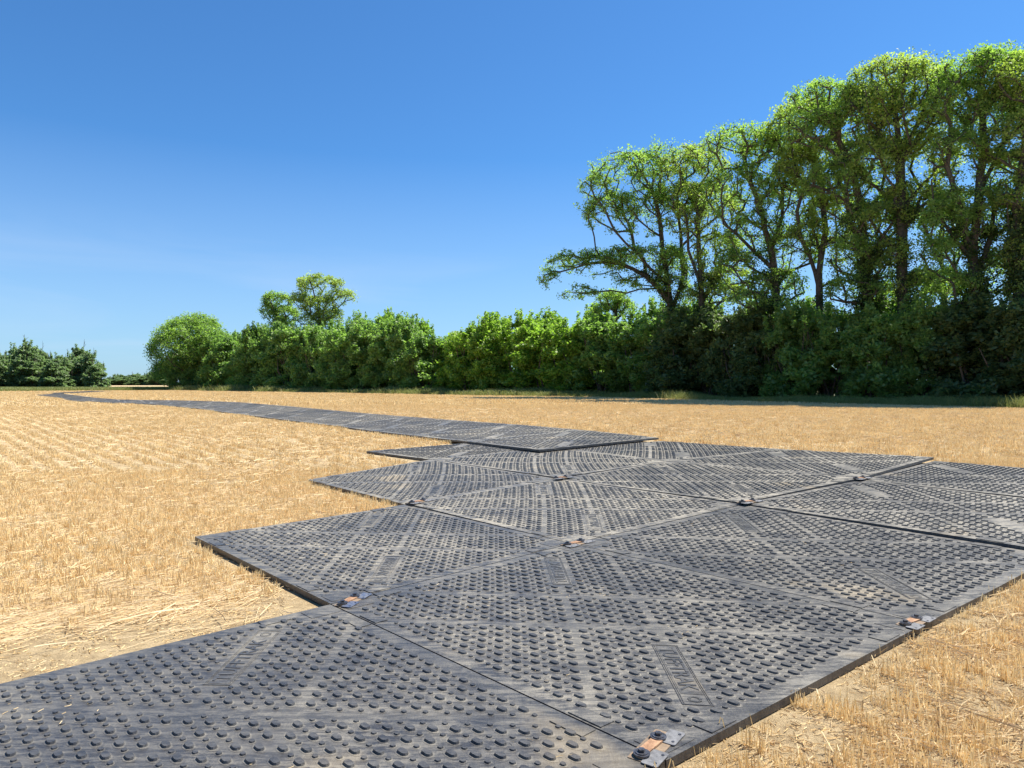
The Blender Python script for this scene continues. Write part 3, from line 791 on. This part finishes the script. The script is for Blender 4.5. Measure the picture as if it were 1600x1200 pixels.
def tree(px, Yd, trunk_px, blobs, n, label, group, rbase=.38, per=55, size=.22, cr=.75, seed=1, leafm=None, ivy=None, limbs=(), shell=.66, name='tree', cat='tree', barkm=None):
    X0 = (px - 800) / F_PX * Yd; z0 = float(g(X0, Yd)); base = np.array([X0, Yd, z0])
    s = Yd / F_PX
    def w(x, y, off=0.): return np.array([(x - 800) * (Yd + off) / F_PX, Yd + off, CAM_Z + (HZ - y) * (Yd + off) / F_PX])
    tp = [base - [0, 0, .3]] + [w(*q) for q in trunk_px]
    # densify so side branches find the trunk
    def dens(pp, st=1.1):
        o = [pp[0]]
        for a, b in zip(pp[:-1], pp[1:]):
            k = max(1, int(np.linalg.norm(b - a) / st)); o += [a + (b - a) * t / k + (rng.normal(0, .05, 3) if t < k else 0) for t in range(1, k + 1)]
        return o
    main = dens(tp); trunks = [{'pts': main}]; allp = list(main)
    for lb in limbs:
        q = [w(*v) for v in lb]; k = int(np.argmin([np.linalg.norm(p - q[0]) for p in allp])); d = dens([allp[k]] + q[1:])[1:]
        trunks.append({'pts': d, 'from': k}); allp += d
    C = blob_points(blobs, int(n * (2.7 if Yd < 80 else 2.4)), seed, Yd, shell)
    segs = grow(trunks, C, seed=seed, r_base=rbase * .8, r_tip=.014)
    e = empty(name, base)
    V, F = tubes(segs); link('trunk', mesh('trunk', V - base, [F], barkm or M_BARK, smooth=True), e)
    R = cr * .80 * rng.uniform(.5, 1.35, len(C))
    V, F, t = leaf_quads(C, R, int(per * .78), size * .70, seed + 5)
    # short leafy shoots along the limbs
    sh = [p0 + (p1 - p0) * rng.random() + rng.normal(0, .3, 3) for p0, p1, r0, r1 in segs if .035 < r0 < .16 and p0[2] - z0 > 2.5 and rng.random() < .34]
    if sh:
        V2, F2, t2 = leaf_quads(np.array(sh), rng.uniform(.25, .6, len(sh)) * cr / .74, 30, size * .72, seed + 6)
        V = np.concatenate([V, V2]); F = np.concatenate([F, F2 + len(t)]); t = np.concatenate([t, t2])
    link('crown', mesh('crown', V - base, [F], leafm or L_TREE, {'tint': t}), e)
    if ivy:
        zt = ivy; pts = []
        for p0, p1, r0, r1 in segs:
            if r0 < .10: continue
            zc = (p0[2] + p1[2]) / 2 - z0
            if zc > zt: continue
            m = int(16 * (1.25 - zc / zt)) + 2
            for _ in range(m): pts.append(p0 + (p1 - p0) * rng.random() + rng.normal(0, .24 + .26 * (1 - zc / zt), 3) * [1, 1, .5])
        if pts:
            V, F, t = leaf_quads(np.array(pts), np.full(len(pts), .46), 40, .16, seed + 9, 1., .2)
            link('ivy', mesh('ivy', V - base, [F], L_IVY, {'tint': t}), e)
    tag(e, label, cat, group)
    return e

ROW = 'tall trees standing behind the hedge on the right'
tree(1052, 60, [(1050, 560), (1046, 470), (1036, 400), (1030, 340), (1020, 300)],
     [(985, 275, 58, 38), (1040, 258, 55, 30), (955, 335, 38, 34), (1010, 330, 48, 34), (1060, 330, 35, 45), (1010, 405, 60, 22), (940, 415, 42, 18), (885, 415, 38, 18), (860, 438, 16, 14), (905, 458, 30, 12), (930, 300, 26, 30), (960, 402, 60, 14), (1050, 440, 30, 60), (985, 445, 25, 14)],
     330, 'leftmost tall tree, with a long low limb reaching left over the hedge', ROW, .42, 52, .24, .72, 11, L_TREE, 11.,
     limbs=[[(1046, 470), (1010, 432), (970, 412), (920, 412), (875, 425)], [(1044, 440), (1000, 400, -1), (960, 360, -2)], [(1050, 500), (1068, 430), (1060, 340), (1058, 300)]])
tree(1103, 57.5, [(1100, 560), (1096, 470), (1092, 400), (1090, 340), (1088, 300)],
     [(1085, 265, 45, 38), (1110, 330, 42, 45), (1075, 330, 30, 45), (1120, 400, 40, 40), (1140, 440, 35, 25), (1120, 462, 50, 22)],
     190, 'second tall tree from the left, dark with ivy low on its trunk', ROW, .34, 52, .24, .72, 12, L_TREE2, 10.5,
     limbs=[[(1096, 470), (1130, 425), (1150, 380)], [(1094, 440), (1075, 390), (1070, 330)]])
tree(1215, 51, [(1212, 560), (1212, 450), (1205, 390), (1190, 330), (1170, 280), (1160, 240)],
     [(1160, 228, 52, 34), (1205, 250, 45, 45), (1150, 300, 48, 42), (1230, 320, 42, 45), (1180, 370, 45, 36), (1240, 390, 40, 36), (1150, 420, 30, 30), (1215, 450, 45, 30), (1185, 470, 50, 18)],
     290, 'third tall tree from the left, forked, with a rounded top', ROW, .38, 56, .22, .74, 13, L_TREE, 10.,
     limbs=[[(1212, 430), (1180, 395), (1150, 365), (1130, 350)], [(1208, 400), (1222, 340), (1225, 280)], [(1212, 460), (1170, 440), (1140, 445)]])
tree(1285, 49, [(1283, 560), (1280, 450), (1283, 400), (1290, 360), (1285, 300), (1270, 240)],
     [(1255, 200, 48, 42), (1280, 260, 45, 45), (1245, 270, 32, 40), (1300, 340, 38, 36), (1262, 370, 26, 28), (1320, 385, 25, 25)],
     220, 'slim tall tree with a twisted double stem in front of a patch of sky', ROW, .30, 56, .22, .72, 14, L_TREE2, 8.,
     limbs=[[(1281, 440), (1265, 400), (1250, 370), (1245, 330)], [(1281, 460), (1310, 435), (1330, 440)]])
tree(1356, 46, [(1354, 560), (1352, 420), (1345, 330), (1330, 260), (1310, 220), (1295, 180)],
     [(1290, 160, 50, 30), (1330, 190, 50, 45), (1270, 205, 38, 32), (1350, 260, 40, 45), (1310, 290, 45, 40), (1360, 350, 45, 36), (1330, 400, 35, 30), (1395, 330, 32, 30), (1335, 455, 45, 26), (1368, 425, 26, 40)],
     320, 'tall tree with the thickest ivy sleeve, crown leaning left', ROW, .42, 58, .21, .72, 15, L_TREE, 12.,
     limbs=[[(1330, 260), (1290, 230), (1250, 205)], [(1345, 330), (1300, 300), (1270, 290)], [(1352, 400), (1330, 350), (1320, 310)]])
tree(1412, 44.5, [(1411, 560), (1409, 420), (1407, 330), (1406, 250), (1400, 190), (1395, 150)],
     [(1400, 125, 62, 34), (1440, 145, 42, 40), (1365, 165, 45, 36), (1415, 200, 55, 45), (1370, 250, 38, 38), (1450, 240, 42, 42), (1425, 310, 40, 30), (1385, 340, 32, 22), (1460, 320, 30, 25), (1432, 452, 40, 26), (1396, 395, 22, 26)],
     340, 'straight tall tree with a wide domed crown between its neighbours', ROW, .42, 58, .21, .72, 16, L_TREE2, 12.,
     limbs=[[(1406, 260), (1375, 210), (1350, 180)], [(1405, 250), (1430, 200), (1450, 160)], [(1407, 330), (1440, 290), (1460, 270)]])
tree(1528, 41.5, [(1526, 560), (1524, 440), (1520, 380), (1530, 300), (1538, 240), (1535, 180), (1530, 140)],
     [(1530, 115, 52, 34), (1565, 110, 40, 32), (1500, 160, 38, 40), (1550, 190, 48, 45), (1495, 240, 36, 38), (1570, 270, 38, 40), (1510, 320, 45, 28), (1475, 350, 32, 36), (1550, 340, 42, 26), (1460, 400, 20, 30), (1500, 452, 42, 26), (1560, 425, 32, 36)],
     370, 'tall tree near the right border with several steep stems', ROW, .42, 60, .20, .70, 17, L_TREE, 11.,
     limbs=[[(1522, 420), (1490, 370), (1460, 330), (1455, 280)], [(1523, 400), (1500, 330), (1480, 260), (1485, 200)], [(1530, 300), (1560, 240), (1580, 180)], [(1524, 430), (1548, 370), (1560, 300)]])
tree(1592, 40, [(1590, 560), (1592, 440), (1590, 350), (1598, 250), (1605, 180)],
     [(1600, 130, 45, 40), (1640, 160, 55, 50), (1600, 220, 45, 50), (1650, 260, 50, 50), (1600, 310, 40, 40), (1640, 350, 50, 40), (1590, 400, 26, 30), (1605, 450, 30, 34)],
     300, 'rightmost tall tree, cut by the right border of the photo', ROW, .38, 58, .20, .70, 18, L_TREE2, 11.,
     limbs=[[(1592, 420), (1575, 350), (1572, 290)], [(1592, 380), (1630, 300), (1650, 240)]])
tree(1475, 45.5, [(1474, 560), (1476, 470), (1473, 420), (1468, 370), (1480, 320)],
     [(1470, 350, 30, 28), (1490, 385, 26, 22), (1440, 440, 24, 20), (1480, 440, 30, 22)],
     90, 'thin bent young tree in the gap between two tall trees', ROW, .20, 55, .20, .62, 19, L_TREE, 5.,
     limbs=[[(1475, 445), (1490, 420), (1500, 400)]])
MID = 'trees rising above the middle of the hedge'
tree(502, 104, [(500, 540), (500, 500), (498, 460)], [(498, 445, 38, 16), (532, 464, 24, 11), (472, 470, 20, 14), (500, 478, 30, 14), (512, 495, 24, 14), (488, 500, 26, 12)], 120, 'round-headed tree standing highest above the middle of the hedge', MID, .32, 60, .34, 1.05, 31, L_TREE2)
tree(433, 108, [(434, 540), (433, 510)], [(432, 471, 24, 13), (446, 490, 22, 12), (420, 488, 15, 14), (436, 505, 20, 10)], 70, 'small rounded tree just left of the highest hedge tree', MID, .26, 60, .34, 1.0, 32, L_TREE)
tree(302, 118, [(300, 580), (300, 550), (300, 530)], [(300, 545, 62, 48), (268, 556, 34, 38), (330, 556, 42, 38), (302, 515, 42, 24), (290, 585, 45, 18), (325, 586, 45, 18), (262, 582, 26, 18)], 420, 'broad dome-shaped tree ending the hedge at its left end', MID, .4, 60, .38, 1.35, 33, L_TREE, shell=.7)
tree(965, 66, [(965, 540), (962, 500), (955, 475)], [(955, 468, 22, 14), (975, 480, 18, 14), (940, 485, 14, 12)], 55, 'small crooked ivy-clad tree under the long low limb', MID, .2, 50, .22, .65, 34, L_TREE, 5.)

# bushes of the hedge
def bush_mesh(seed, W=2.2, D=1.9, H=4.6, n=260, per=44, size=.24, cone=0., sprays=18):
    r = np.random.default_rng(seed); C = []; nl = max(14, n // 13)
    lobes = []
    for k in range(nl):
        th = r.uniform(0, 6.283); z = (k + r.random()) / nl * .98
        prof = math.sqrt(max(.05, 1 - (max(0, z - .35) / .72) ** 2)) * (1 - cone * z)
        rr = prof * r.uniform(.45, .95); lr = r.uniform(.5, .95) * (W / 2.2)
        lobes.append((W * rr * math.cos(th) * .85, D * rr * math.sin(th) * .85, max(.35, H * z * .93 * r.uniform(.92, 1.05)), lr))
    for (x, y, z, lr) in lobes:
        for _ in range(n // nl):
            d = r.normal(0, 1, 3); d /= np.linalg.norm(d); d[2] = abs(d[2]) if r.random() < .6 else d[2]
            q = np.array([x, y, z]) + d * lr * r.uniform(.6, 1.)
            q[2] = max(.1, q[2]); C.append(q)
    C = np.array(C); n = len(C); R = .36 * r.uniform(.7, 1.3, n)
    sp = []; 
    for _ in range(sprays):
        th = r.uniform(0, 6.28); q = r.uniform(0, .7); h = r.uniform(.05, .27)
        for t in np.linspace(0, 1, 5): sp.append((W * q * math.cos(th) + .1 * t, D * q * math.sin(th), H * (.93 - .25 * q * q + h * t * .8)))
    V, F, t = leaf_quads(C, R, per, size, seed + 1)
    if sp:
        V2, F2, t2 = leaf_quads(np.array(sp), np.full(len(sp), .15), 12, size * .85, seed + 2, 1.3)
        V = np.concatenate([V, V2]); F = np.concatenate([F, F2 + len(t)]); t = np.concatenate([t, t2])
    segs = []
    for _ in range(9):
        th = r.uniform(0, 6.28); p = np.array([0, 0, -.2]) + r.normal(0, .15, 3) * [1, 1, 0]
        e = np.array([W * .55 * math.cos(th), D * .55 * math.sin(th), H * r.uniform(.55, .9)])
        m = (p + e) / 2 + r.normal(0, .2, 3); segs += [(p, m, .06, .045), (m, e, .045, .02)]
    Vs, Fs = tubes(segs, 5)
    return (V, F, t), (Vs, Fs)
BM = []
for k in range(7):
    (V, F, t), (Vs, Fs) = bush_mesh(200 + k, n=340, per=44, size=.21, cone=.12 * (k % 3), sprays=34 if k % 2 else 20)
    lm = {}
    for j, m in enumerate(L_BUSH):
        lm[j] = mesh('foliage', V, [F], m, {'tint': t})
    BM.append((lm, mesh('stems', Vs, [Fs], M_BARK_D)))
TOPX = [230, 360, 400, 440, 500, 545, 570, 600, 640, 690, 715, 745, 790, 830, 900, 940, 1000, 1100, 1200, 1300, 1400, 1500, 1600, 1750]
TOPY = [540, 535, 523, 520, 525, 510, 502, 500, 508, 528, 535, 514, 504, 500, 498, 494, 484, 484, 482, 478, 470, 474, 478, 470]
def bush(X, Y, H, Wd, k, tone, label, group, name='bush', cat='bush', rz=None):
    e = empty(name, (X, Y, float(g(X, Y)))); e.rotation_euler = (0, 0, rng.uniform(0, 6.28) if rz is None else rz); e.scale = (Wd / 2.2, Wd / 2.2, H / 4.6)
    lm, st = BM[k % len(BM)]
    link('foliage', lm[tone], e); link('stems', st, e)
    tag(e, label, cat, group)
hx = []
# walk along the field edge from the left end to beyond the right border
ex = np.linspace(-60, 40, 4000); ey = edge_y(ex); sl = np.concatenate([[0], np.cumsum(np.hypot(np.diff(ex), np.diff(ey)))])
fr = []
s = 0.
while s < sl[-1]:
    x = np.interp(s, sl, ex); y = edge_y(x); stp = 3.3 if y > 60 else 2.7
    fr.append((x, y)); s += stp * rng.uniform(.85, 1.15)
HG = 'bushes making up the hedge front'
tone_words = ['mid green', 'bright yellow-green', 'dull dark green']
cnt = 0
for i, (x, y) in enumerate(fr):
    jo = rng.uniform(3.6, 5.4); X, Y = x + jo * .60, y + jo * .80
    px = 800 + X / Y * F_PX
    if px > 1760 or px < 268: continue
    top = np.interp(px, TOPX, TOPY) + rng.uniform(-8, 24)
    H = (HZ - top) / F_PX * Y + CAM_Z - .42
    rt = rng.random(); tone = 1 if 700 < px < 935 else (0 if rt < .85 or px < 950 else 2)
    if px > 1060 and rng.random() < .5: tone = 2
    wd = (3.3 if y > 60 else 2.7) * rng.uniform(.9, 1.35)
    near = min((abs(px - tx), nm) for tx, nm in ((300, 'the dome-shaped tree'), (433, 'the small rounded tree'), (502, 'the highest hedge tree'), (650, 'the dip in the hedge'), (820, 'the brightest stretch'), (1052, 'the long-limbed tree'), (1103, 'the second tall tree'), (1215, 'the forked tree'), (1285, 'the twisted twin-stemmed tree'), (1356, 'the ivy-sleeved tree'), (1412, 'the straight domed tree'), (1528, 'the many-stemmed tree')))
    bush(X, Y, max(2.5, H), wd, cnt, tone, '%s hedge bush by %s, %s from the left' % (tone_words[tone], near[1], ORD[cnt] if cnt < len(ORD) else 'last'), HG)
    cnt += 1
print('front bushes', cnt)
BK = 'bushes in the shade behind the hedge front'
cb = 0
for i, (x, y) in enumerate(fr[::2]):
    X, Y = x + 8.5 * .60, y + 8.5 * .80; px = 800 + X / Y * F_PX
    if px > 1740 or px < 330: continue
    top = np.interp(px, TOPX, TOPY) + (-4 if px < 950 else rng.uniform(-8, 6)); H = (HZ - top) / F_PX * Y + CAM_Z - .42
    tone = 1 if 600 < px < 935 else 0
    bush(X, Y, H, 3.2, cb + 3, tone, '%s bush top behind the hedge front, %s in the rear row from the left' % (tone_words[tone], ORD[cb]), BK)
    cb += 1
# low plants at the foot of the hedge
for k, (px, py, h, lab) in enumerate([(612, 612.8, 1.5, 'low bright bush on the grass in front of the hedge, below its dip'), (655, 612.6, 1.1, 'smallest low bush on the grass right of the low bright one'), (752, 612, 3.0, 'pale drooping bush stepping forward at the middle of the hedge foot')]):
    p = ray(px, py, 0.); p = p + np.array([.6, .8]) * (.8 if k < 2 else 1.6)
    bush(p[0], p[1], h, h * .75, k, 1, lab, 'low bushes at the foot of the hedge')

# trees beyond the left end of the field
FM = []
for k in range(4):
    (V, F, t), (Vs, Fs) = bush_mesh(300 + k, W=1.7, D=1.7, H=5.2, n=300, per=34, size=.26, cone=.3 if k % 2 else .05, sprays=8)
    r = np.random.default_rng(400 + k); tw = []
    for _ in range(1):
        p = np.array([r.normal(0, .4), r.normal(0, .4), 4.2]); q = p + np.array([r.normal(0, .2), r.normal(0, .2), r.uniform(1.2, 2.2)]); tw.append((p, q, .05, .015))
        for _ in range(4):
            u = p + (q - p) * r.uniform(.3, .9); tw.append((u, u + r.normal(0, .3, 3) + [0, 0, .3], .02, .01))
    V3, F3 = tubes(tw, 4)
    FM.append((mesh('crown', V, [F], L_FAR, {'tint': t}), mesh('trunk', np.concatenate([Vs, V3]), [Fs, F3 + len(Vs)], M_BARK_D)))
FL = [(-22, 556, 1.5), (32, 556, 1.3), (70, 564, 1.3), (84, 566, 1.2), (100, 566, 1.3), (134, 560, 1.3), (148, 570, 1.0), (-8, 552, 1.6), (22, 545, 1.2), (42, 538, 1.5), (62, 548, 1.0), (76, 556, 1.3), (92, 558, 1.3), (108, 556, 1.1), (125, 546, 1.5), (142, 552, 1.1), (154, 568, .9), (8, 560, 1.2), (-40, 550, 1.7), (50, 565, 1.3), (112, 566, 1.3)]
lw = ['low and just inside the left border', 'low one left of the tallest', 'low one below the dark spire', 'lowest in the middle gap', 'low one left of the second peak', 'low one right of the second peak', 'last but one at the right end',
      'cut by the left border', 'with thin bare twigs on top, second from the left border', 'tallest and greenest of the far left group', 'dark spire right of the tallest one', 'low and bushy in the middle of the far left group',
      'grey-leaved, right of the middle of the far left group', 'dark and narrow, left of the second peak', 'making the second peak, with a bare twig above', 'sloping down right of the second peak', 'smallest, at the right end of the far left group',
      'low one between the left border and the tallest', 'outside the left border', 'low one in front of the tallest', 'low one in front of the second peak']
for k, ((px, top, wd), lab) in enumerate(zip(FL, lw)):
    Y = 128 + (k % 3) * 3.5 - (5 if (k > 16 or k < 7) else 0); X = (px - 800) / F_PX * Y; e = empty('tree', (X, Y, float(g(X, Y))))
    H = (HZ - top) / F_PX * Y + CAM_Z - .42; e.scale = (wd * 1.15, wd * 1.15, H / 5.2); e.rotation_euler = (0, 0, rng.uniform(0, 6.28))
    link('crown', FM[k % 4][0], e); link('trunk', FM[k % 4][1], e)
    tag(e, 'far left tree ' + lab, 'tree', 'trees beyond the left end of the field')
for k, px in enumerate([166, 176, 184, 193, 202, 211, 220, 229, 238, 247, 256]):
    Y = 330 + (k % 3) * 14; X = (px - 800) / F_PX * Y; top = [592, 588, 585, 590, 587, 584, 588, 585, 583, 580, 582][k]
    e = empty('tree', (X, Y, float(g(X, Y)) - .3)); H = (HZ - top) / F_PX * Y + CAM_Z - .4; e.scale = (3.2, 3.2, H / 5.2); e.rotation_euler = (0, 0, k * 1.3)
    link('crown', FM[(k + 1) % 4][0], e); link('trunk', FM[(k + 1) % 4][1], e)
    tag(e, 'tiny tree on the horizon left of the dome-shaped tree, %s from the left' % ORD[k], 'tree', 'tiny trees on the horizon')
